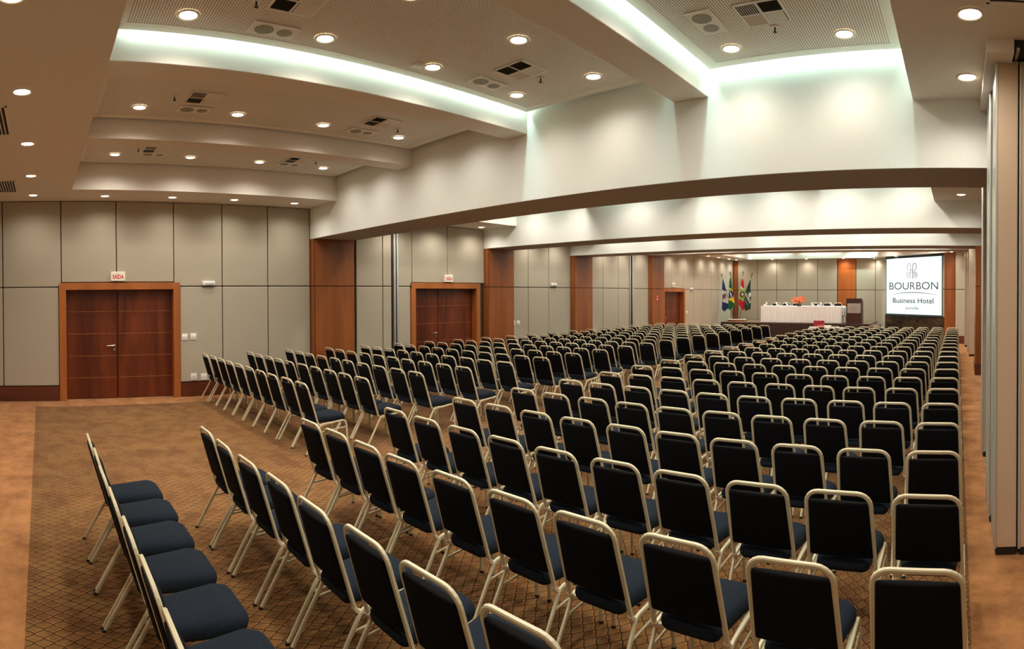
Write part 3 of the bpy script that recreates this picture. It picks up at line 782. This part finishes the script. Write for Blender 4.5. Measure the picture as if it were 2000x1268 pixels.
# ------------------------------------------------------------------ stage
ZSt = .68
st = tag(empty('stage', (0, 0, 0)), 'low stage platform with brown pleated skirt below the speakers table', 'stage')
MB().box(-10.62, -3.75, 24.78, YF-.22, ZSt-.05, ZSt).box(-10.62, -4.0, YF-.22, YF-.02, ZSt-.05, ZSt).build('stage_deck', M['deck'], st)
def pleats(x0, x1, y, z0, z1, amp, pitch, axis='x', flare=0):
    m = MB(); n = int(abs(x1-x0)/pitch*6); vs = []
    for z, fl in ((z1, 0), ((z0+z1)/2, .5), (z0, 1)):
        for i in range(n+1):
            t = x0+(x1-x0)*i/n; w = amp*(math.sin(2*PI*i/6)+.5*math.sin(i*1.7))*(.35+.65*fl)-flare*fl
            vs.append((t, y+w, z) if axis == 'x' else (y-w, t, z))
    k = n+1
    m.add(vs, [(r*k+i, r*k+i+1, (r+1)*k+i+1, (r+1)*k+i) for r in range(2) for i in range(n)], 0, True); return m
sk_ = pleats(-10.6, -3.77, 24.75, 0.01, ZSt-.005, .024, .11)
t_ = pleats(24.78, YF-.1, -10.64, 0.01, ZSt-.005, .018, .11, 'y'); sk_.add(t_.v, t_.f, 0, True)
sk_.build('stage_skirt', M['skirt'], st)
s1 = tag(empty('stage_step', (0, 0, 0)), 'dark upper step block at the screen end of the stage', 'stage step', 'stage steps')
MB().box(-3.72, -3.36, 24.0, 25.6, ZSt-.12, ZSt-.06).build('tread', M['deck'], s1); MB().box(-3.70, -3.38, 24.02, 25.58, 0, ZSt-.12).build('step_body', M['skirt'], s1)
s2 = tag(empty('stage_step', (0, 0, 0)), 'dark lower step block next to the screen wall', 'stage step', 'stage steps')
MB().box(-3.34, -3.06, 24.0, 25.4, .40, .45).build('tread', M['deck'], s2); MB().box(-3.32, -3.08, 24.02, 25.38, 0, .40).build('step_body', M['skirt'], s2)

# speakers table
tb = tag(empty('conference_table', (-6.93, 25.6, ZSt)), 'long speakers table hidden under the white skirt on stage', 'table')
MB().rbox(-1.84, 1.84, -.42, .42, .70, .73, r=.004, seg=1, sm=False).build('tabletop', M['wood_dark'], tb)
for x in (-1.7, 1.7):
    for y in (-.36, .36): MB().cyl((x, y, 0), .02, .70, 'z', 8).build('leg', M['chrome'], tb)
tc_ = MB().rbox(-1.88, 1.88, -.46, .46, .733, .741, r=.003, seg=1, sm=False)
a_ = pleats(-1.88, 1.88, -.47, .01, .738, .030, .10, 'x', .03); tc_.add(a_.v, a_.f, 0, True)
a_ = pleats(-.46, .46, -1.89, .01, .738, .016, .10, 'y', .05); tc_.add([( v[0], v[1], v[2]) for v in a_.v], a_.f, 0, True)
a_ = pleats(-.46, .46, 1.89, .01, .738, .016, .10, 'y', -.05); tc_.add(a_.v, a_.f, 0, True)
cl = tc_.build('tablecloth', M['cloth'], None, (-6.93, 25.6, ZSt)); tag(cl, 'white pleated cloth covering the speakers table on the stage', 'tablecloth')
sw = MB()
for i in range(7):
    t0, t1 = i/7*PI, (i+1)/7*PI
sw.rbox(1.86, 1.99, -.40, .1, .30, .72, r=.05, seg=3).build('gathered_swag', M['cloth'], cl)
# chairs behind the table
for k, x in enumerate((-8.60, -8.08, -7.58, -6.60, -6.06, -5.56)):
    o = cp(Cc); o.location = (x, 26.78, ZSt); o.rotation_euler = (0, 0, PI)
    tag(o, 'banquet chair %s from the flags behind the white speakers table' % ORD[k+1], 'chair', 'chairs behind the speakers table')
# glasses
ZTt = ZSt+.742
g0 = MB().lathe((0, 0, 0), [(.0005, .0), (.032, .0), (.034, .004), (.006, .012), (.006, .07), (.03, .09), (.038, .13), (.034, .17), (.030, .17), (.034, .13), (.026, .095), (.0005, .08)], 16)
gl0 = None
for k, x in enumerate((-8.60, -8.12, -7.65, -6.46, -6.03, -5.59)):
    if gl0 is None: gl0 = g0.build('water_glass', mat('shiny_glass', (.85, .88, .88), .08)); o = gl0
    else: o = gl0.copy(); COL.objects.link(o)
    o.location = (x, 25.32, ZTt); tag(o, 'stemmed glass %s from the flags on the speakers table' % ORD[k+1], 'glass', 'glasses on the speakers table')
nb0 = None
for k, x in enumerate((-8.66, -8.20, -7.57, -6.53, -6.12, -5.66)):
    if nb0 is None: nb0 = MB().rbox(-.05, .05, -.03, .03, 0, .075, r=.004, seg=1, sm=False).build('name_card', M['white']); o = nb0
    else: o = nb0.copy(); COL.objects.link(o)
    o.location = (x+.11 if k % 2 else x-.06, 25.42, ZTt); tag(o, 'small white card %s from the flags on the speakers table' % ORD[k+1], 'card', 'cards on the speakers table')
# flowers
fl = tag(empty('flower_arrangement', (-7.06, 25.36, ZTt)), 'orange lily arrangement with dark leaves on the white table', 'flowers')
m_or = mat('orange_petal', (.85, .17, .05), .5, noise=.2, nscale=30); m_lf = mat('dark_leaf', (.02, .07, .015), .5, noise=.3, nscale=20)
MB().lathe((0, 0, 0), [(.0005, 0), (.09, 0), (.12, .04), (.11, .07), (.0005, .06)], 16).build('bowl', M['black'], fl)
def blossom(c, r, n):
    m = MB(); n = Vector(n).normalized(); a = n.orthogonal().normalized(); b = n.cross(a)
    for i in range(6):
        t = 2*PI*i/6; d = a*math.cos(t)+b*math.sin(t); e = -a*math.sin(t)+b*math.cos(t); c0 = Vector(c)
        p = [c0, c0+d*r*.5+e*r*.24+n*r*.35, c0+d*r*1.05+n*r*.30, c0+d*r*.5-e*r*.24+n*r*.35]
        m.add(p, [(0, 1, 2, 3)], 0, True)
    m.build('blossom', m_or, fl)
for c, r in (((-.26, -.02, .26), .12), ((-.12, -.05, .20), .12), ((-.16, .02, .33), .11), ((.02, -.06, .16), .11), ((.05, 0, .27), .12), ((.16, -.03, .24), .12), ((.18, .02, .36), .12), ((.04, .04, .38), .09), ((-.02, -.04, .29), .10), ((.26, 0, .30), .09)):
    blossom(c, r, (random.uniform(-.4, .4), -.9, random.uniform(.1, .7)))
m = MB()
for i in range(60):
    a = random.uniform(0, 2*PI); r = random.uniform(.1, .34); z0 = random.uniform(.0, .1); z1 = z0+random.uniform(-.1, .25)
    c0 = Vector((0, 0, .05)); c1 = Vector((r*math.cos(a), r*math.sin(a)*.6, max(.01, z1))); d = (c1-c0).normalized(); s_ = d.cross(Vector((0, 0, 1))).normalized()*.022
    mid = (c0+c1)/2+Vector((0, 0, .04)); m.add([c0, mid+s_, c1, mid-s_], [(0, 1, 2, 3)], 0, True)
m.build('foliage', m_lf, fl)

# lectern
lc = tag(empty('lectern', (-4.46, 25.05, ZSt)), 'dark wooden lectern with a steel name plate beside the table', 'lectern')
MB().rbox(-.34, .34, -.20, -.17, 0, 1.08, r=.004, seg=1, sm=False).build('front_panel', M['wood_dark'], lc)
MB().add([(.30, -.17, 0), (.34, -.17, 0), (.34, .25, 0), (.30, .25, 0), (.30, -.17, 1.08), (.34, -.17, 1.08), (.34, .25, .95), (.30, .25, .95)], [(0, 1, 2, 3), (4, 5, 6, 7), (0, 1, 5, 4), (1, 2, 6, 5), (2, 3, 7, 6), (3, 0, 4, 7)]).build('side_panel', M['wood_dark'], lc)
MB().add([(-.34, -.17, 0), (-.30, -.17, 0), (-.30, .25, 0), (-.34, .25, 0), (-.34, -.17, 1.08), (-.30, -.17, 1.08), (-.30, .25, .95), (-.34, .25, .95)], [(0, 1, 2, 3), (4, 5, 6, 7), (0, 1, 5, 4), (1, 2, 6, 5), (2, 3, 7, 6), (3, 0, 4, 7)]).build('side_panel', M['wood_dark'], lc)
MB().add([(-.34, -.19, 1.08), (.34, -.19, 1.08), (.34, .27, .95), (-.34, .27, .95), (-.34, -.19, 1.10), (.34, -.19, 1.10), (.34, .27, .97), (-.34, .27, .97)], [(0, 1, 2, 3), (4, 5, 6, 7), (0, 1, 5, 4), (1, 2, 6, 5), (2, 3, 7, 6), (3, 0, 4, 7)]).build('reading_top', M['wood_dark'], lc)
pl = MB().rbox(-.29, .30, -.212, -.202, .46, .88, r=.003, seg=1, sm=False).build('name_plate', M['steel'], lc)
text('BOURBON', .36, .045, M['ink_soft'], pl, (0, -.2135, .66), (PI/2, 0, 0)); text('Business Hotel', .26, .035, M['ink_soft'], pl, (0, -.2135, .59), (PI/2, 0, 0)); text('Joinville', .12, .022, M['ink_soft'], pl, (0, -.2135, .54), (PI/2, 0, 0))

def curve_obj(name, pts_list, bev, mt, parent):
    cu = bpy.data.curves.new(name, 'CURVE'); cu.dimensions = '3D'; cu.bevel_depth = bev; cu.bevel_resolution = 1
    for pts in pts_list:
        s_ = cu.splines.new('POLY'); s_.points.add(len(pts)-1)
        for i, p in enumerate(pts): s_.points[i].co = (*p, 1)
    cu.materials.append(mt); t = bpy.data.objects.new(name, cu); COL.objects.link(t); bpy.context.view_layer.update()
    me = bpy.data.meshes.new_from_object(t); bpy.data.objects.remove(t)
    o = bpy.data.objects.new(name, me); COL.objects.link(o); o.parent = parent; return o
def emblem(cx, cz, h, y, right=True, left=True):
    """two looped heads over two spirals on twin stems"""
    out = [[], []]
    for si, s in enumerate((1, -1)):
        L = []
        L.append([(cx+s*.09*h, y, cz-.5*h+h*t) for t in (0.0, .5, .55, .85)])
        a = [(cx+s*(.09*h+.16*h)-s*.16*h*math.cos(q), y, cz+.28*h+.22*h*math.sin(q)) for q in [i/18*(PI*1.62) for i in range(19)]]
        L.append(a)
        b = []
        for i in range(30):
            q = PI*.75-i/29*(PI*3.1); rr = .21*h*(1-i/29*.75)
            b.append((cx+s*(.30*h+rr*math.cos(q)), y, cz-.26*h+rr*math.sin(q)*1.05))
        b.insert(0, (cx+s*.10*h, y, cz-.02*h)); L.append(b)
        out[si] = L
    mid = [[(cx-.09*h, y, cz+.06*h), (cx+.09*h, y, cz+.06*h)]]
    return out[0]+mid, out[1]
p1, p2 = emblem(0, .80, .09, -.2135)
curve_obj('emblem', p1+p2, .0015, M['ink_soft'], pl)

# projection screen
Sl, Sr = Vector((-3.235, 26.30, 0)), Vector((-.625, 24.02, 0)); SW = (Sr-Sl).length; SA = math.atan2(Sr.y-Sl.y, Sr.x-Sl.x)
Smid = (Sl+Sr)/2; Z0, Z1 = 1.06, 3.585; SH = Z1-Z0; ZM = (Z0+Z1)/2
sc_ = tag(empty('projection_screen', (Smid.x, Smid.y, ZM), SA), 'bright projection screen showing the BOURBON Business Hotel Joinville logo', 'projection screen')
b_ = .035
MB().box(-SW/2+b_, SW/2-b_, -.004, .004, -SH/2+b_, SH/2-b_).build('screen_surface', M['screen'], sc_)
MB().box(-SW/2, SW/2, -.006, .006, -SH/2-.01, -SH/2+b_).box(-SW/2, SW/2, -.006, .006, SH/2-b_, SH/2).box(-SW/2, -SW/2+b_, -.006, .006, -SH/2, SH/2).box(SW/2-b_, SW/2, -.006, .006, -SH/2, SH/2).build('black_border', M['ink'], sc_)
MB().cyl((-SW/2-.03, 0, -SH/2-.02), .022, SW+.06, 'x', 12).build('bottom_bar', M['ink'], sc_)
MB().cyl((-SW/2-.03, 0, SH/2+.03), .035, SW+.06, 'x', 14).build('roller_tube', M['black'], sc_)
def U(u): return (u-.5)*SW
def V(v): return (v-.5)*SH
ty = -.012
text('BOURBON', (.93-.065)*SW, .128*SH, M['ink'], sc_, (U(.50), ty, V(.440)), (PI/2, 0, 0), off=.0)
text('Business Hotel', (.858-.135)*SW, .088*SH, M['ink'], sc_, (U(.4965), ty, V(.208)), (PI/2, 0, 0))
text('Joinville', (.605-.372)*SW, .062*SH, M['ink'], sc_, (U(.488), ty, V(.100)), (PI/2, 0, 0))
m = MB(); n = 30; vs = []
for i in range(n+1):
    t = i/n; u = .035+.94*t; c = .335+.053*(1-(2*t-1)**2); th = .0115*(1-abs(2*t-1)**1.5)+.002
    vs += [(U(u), ty, V(c-th/2)), (U(u), ty, V(c+th/2))]
m.add(vs, [(2*i, 2*i+2, 2*i+3, 2*i+1) for i in range(n)]); m.build('swoosh_line', M['ink'], sc_)
p1, p2 = emblem(U(.482), V(.755), .27*SH, ty)
curve_obj('emblem', p1, .014, mat('grey_teal_ink', (.05, .09, .10), .6), sc_); curve_obj('emblem', p2, .012, mat('faint_ink', (.20, .24, .24), .6), sc_)

# ------------------------------------------------------------------ flags
FB = Vector((-10.15, 25.6, ZSt))
fb = tag(MB().rbox(-.42, .42, -.16, .16, 0, .07, r=.006, seg=1, sm=False, mi=0).box(-.40, .40, -.14, .14, .07, .10, 1).build('flag_stand', [M['wood'], M['offwhite']], None, FB), 'wooden base block holding four flagpoles on the stage', 'flag base')
K = .0238/10.567      # metres per drawing unit
def Q(px, py, dy=0): return ((px-715)*K, dy, (1110-py)*K+.10)
FCOL = dict(blue=(.012, .022, .13), white=(.62, .62, .64), green=(.0, .13, .035), yellow=(.85, .62, .05), navy=(.006, .03, .16), red=(.50, .008, .018), lime=(.27, .50, .06), dgreen=(.004, .045, .032), brown=(.14, .05, .02), cord=(.8, .78, .7), grey=(.1, .1, .12))
FM = {k: mat('flag_'+k, v, .75) for k, v in FCOL.items()}
def cloth_poly(m, poly, mi, dy):
    # fan from the centroid, subdivided, with soft vertical folds
    c = (sum(p[0] for p in poly)/len(poly), sum(p[1] for p in poly)/len(poly)); n = len(poly); R_ = 4; vs = []
    dense = []
    for i in range(n):
        a, b = poly[i], poly[(i+1) % n]
        for k in range(4): dense.append((a[0]+(b[0]-a[0])*k/4, a[1]+(b[1]-a[1])*k/4))
    n = len(dense)
    for r in range(1, R_+1):
        for p in dense:
            x = c[0]+(p[0]-c[0])*r/R_; y = c[1]+(p[1]-c[1])*r/R_
            vs.append(Q(x, y, dy+.035*math.sin(x*.085+y*.012)))
    vs.append(Q(c[0], c[1], dy+.035*math.sin(c[0]*.085+c[1]*.012)))
    fs = [(r*n+i, r*n+(i+1) % n, (r+1)*n+(i+1) % n, (r+1)*n+i) for r in range(R_-1) for i in range(n)]+[(i, (i+1) % n, R_*n) for i in range(n)]
    m.add(vs, fs, mi, True)
FLAGS = [
 ('blue and white flag with a small coat of arms, outermost toward the doors', (350, 205), (640, 1105), .10,
  [('blue', [(372, 262), (400, 335), (430, 430), (456, 522), (410, 515), (365, 495), (368, 400)]), ('white', [(365, 495), (410, 515), (456, 522), (480, 640), (506, 790), (430, 765), (353, 742), (360, 620)]), ('blue', [(353, 742), (430, 765), (506, 790), (508, 870), (410, 962), (350, 892)]),
   ('red', [(365, 600), (395, 590), (405, 650), (395, 715), (365, 680)]), ('grey', [(400, 570), (450, 590), (440, 660), (405, 690), (395, 630)])]),
 ('Brazilian flag with green field, yellow diamond and blue disc', (550, 170), (682, 1105), .04,
  [('green', [(555, 240), (578, 310), (602, 440), (612, 500), (575, 465), (528, 445), (540, 330)]), ('yellow', [(528, 445), (575, 465), (612, 500), (640, 660), (650, 780), (585, 730), (512, 705), (520, 600)]), ('green', [(512, 705), (585, 730), (650, 780), (648, 850), (540, 922), (505, 885)]),
   ('navy', [(540, 490), (590, 500), (625, 560), (632, 620), (600, 665), (540, 672), (518, 655), (522, 560)]), ('white', [(540, 500), (562, 512), (590, 590), (595, 662), (577, 664), (568, 595)])]),
 ('red, white and lime flag with a central emblem, beside the wood strip', (840, 165), (715, 1105), .02,
  [('red', [(840, 252), (862, 330), (884, 468), (840, 455), (796, 385), (815, 300)]), ('white', [(796, 385), (840, 455), (884, 468), (886, 500), (786, 465)]), ('lime', [(786, 465), (886, 500), (905, 600), (905, 745), (830, 700), (764, 682), (782, 580)]), ('white', [(905, 600), (930, 790), (905, 745)]), ('red', [(764, 682), (830, 720), (905, 760), (926, 840), (900, 890), (850, 925), (790, 855), (752, 790)]),
   ('brown', [(795, 540), (850, 520), (890, 560), (880, 630), (830, 660), (785, 620)]), ('white', [(810, 570), (845, 545), (875, 590), (850, 630), (815, 610)])]),
 ('dark green flag printed BOURBON in white, nearest the speakers table', (1040, 205), (752, 1105), -.04,
  [('dgreen', [(1012, 290), (1030, 292), (1032, 600), (1034, 890), (912, 942), (892, 860), (905, 560), (945, 470)]), ('white', [(975, 555), (1010, 545), (1032, 570), (1030, 640), (1000, 650), (980, 610)])])]
for lab, tip, foot, dy, polys in FLAGS:
    r = tag(empty('flag', FB), lab, 'flag', 'flags on the stage')
    a, b = Vector(Q(*tip, dy)), Vector(Q(*foot, 0)); b.z = .09
    MB().tube([b, a], .011, n=8, ref=(0, 1, 0)).build('pole', M['wood_dark'], r)
    d = (a-b).normalized(); MB().tube([a-d*.02, a+d*.03, a+d*.12], .02, .02, n=8, ref=(0, 1, 0)).build('finial', M['wood_dark'], r)
    keys = []; m = MB()
    for i, (c, poly) in enumerate(polys):
        if c not in keys: keys.append(c)
        cloth_poly(m, poly, keys.index(c), dy-.05-(.004*i if i > 2 or 'BOURBON' in lab else 0))
    m.build('flag_cloth', [FM[k] for k in keys], r)
    top = Vector(Q(polys[0][1][0][0], polys[0][1][0][1], dy-.04))
    MB().tube([top+Vector((-.03, 0, .0)), top+Vector((.03, 0, .05))], .012, n=6, ref=(0, 1, 0)).build('white_cord', FM['cord'], r)
    if 'BOURBON' in lab:
        text('BOURBON', .50, .12, FM['cord'], r, Q(960, 680, dy-.115), (PI/2, math.radians(62), 0))
        text('Business Hotel', .26, .03, FM['cord'], r, Q(945, 765, dy-.115), (PI/2, math.radians(62), 0))

# ------------------------------------------------------------------ low table in front of the stage with boxes
lt = tag(empty('side_table', (-4.75, 20.75, 0)), 'low brown table between the first row and the stage', 'table')
MB().rbox(-.62, .62, -.28, .28, .69, .72, r=.004, seg=1, sm=False).build('tabletop', M['offwhite'], lt)
for x in (-.56, .56):
    for y in (-.24, .24): MB().box(x-.02, x+.02, y-.02, y+.02, 0, .69).build('leg', M['wood_dark'], lt)
rb = tag(MB().rbox(-.20, .20, -.02, .02, 0, .27, r=.004, seg=1, sm=False).build('red_board', M['redbox'], None, (-5.02, 20.75, .722), .05), 'dark red square board propped on the low table', 'board')
MB().add([(-.19, -.0215, .02), (.19, -.0215, .12), (.19, -.0215, .15), (-.19, -.0215, .045)], [(0, 1, 2, 3)]).build('pale_stripe', mat('pink_stripe', (.5, .12, .1), .6), rb)
for i, (x, y, z, w, d, h, lab) in enumerate(((-5.18, 20.60, .722, .15, .10, .05, 'flat white folder at the flag end of the low table'), (-4.62, 20.68, .722, .17, .12, .06, 'thick white folder stack right of the red board'), (-4.68, 20.68, .784, .13, .10, .04, 'white booklet lying on the folder stack'), (-4.24, 20.66, .722, .14, .12, .03, 'thin white folder at the lectern end'))):
    tag(MB().rbox(-w, w, -d, d, 0, h, r=.004, seg=1, sm=False).build('folder', M['white'], None, (x, y, z), .1*i), lab, 'folder', 'papers on the low table')

# ------------------------------------------------------------------ world and camera
w = bpy.data.worlds.new('World'); SC.world = w; w.use_nodes = True
w.node_tree.nodes['Background'].inputs[0].default_value = (.05, .045, .04, 1)
cam = bpy.data.cameras.new('Camera'); cam.type = 'PANO'
cam.panorama_type = 'CENTRAL_CYLINDRICAL'
F, XV, YH, PIT, ROL = 1139.882, 1870.194, 586.1702, .0096, .0036
cam.central_cylindrical_range_u_min = (0-XV)/F
cam.central_cylindrical_range_u_max = (2000-XV)/F
cam.central_cylindrical_range_v_min = (YH-1268)/F
cam.central_cylindrical_range_v_max = (YH-0)/F
cam.central_cylindrical_radius = 1.0
cam.clip_start = .05; cam.clip_end = 200
co = bpy.data.objects.new('Camera', cam); COL.objects.link(co); SC.camera = co
Rx = Matrix(((1, 0, 0), (0, math.cos(PIT), -math.sin(PIT)), (0, math.sin(PIT), math.cos(PIT))))
Ry = Matrix(((math.cos(ROL), 0, math.sin(ROL)), (0, 1, 0), (-math.sin(ROL), 0, math.cos(ROL))))
Rw = (Ry @ Rx).transposed().to_4x4() @ Matrix.Rotation(PI/2, 4, 'X')
co.matrix_world = Matrix.Translation((0, 0, 1.964)) @ Rw

SC.view_settings.view_transform = 'Standard'
SC.view_settings.look = 'None'
SC.view_settings.exposure = 0.66
SC.cycles.use_denoising = True
SC.cycles.max_bounces = 8; SC.cycles.diffuse_bounces = 5; SC.cycles.glossy_bounces = 3; SC.cycles.transmission_bounces = 4
SC.cycles.sample_clamp_indirect = 6
SC.cycles.caustics_reflective = False; SC.cycles.caustics_refractive = False
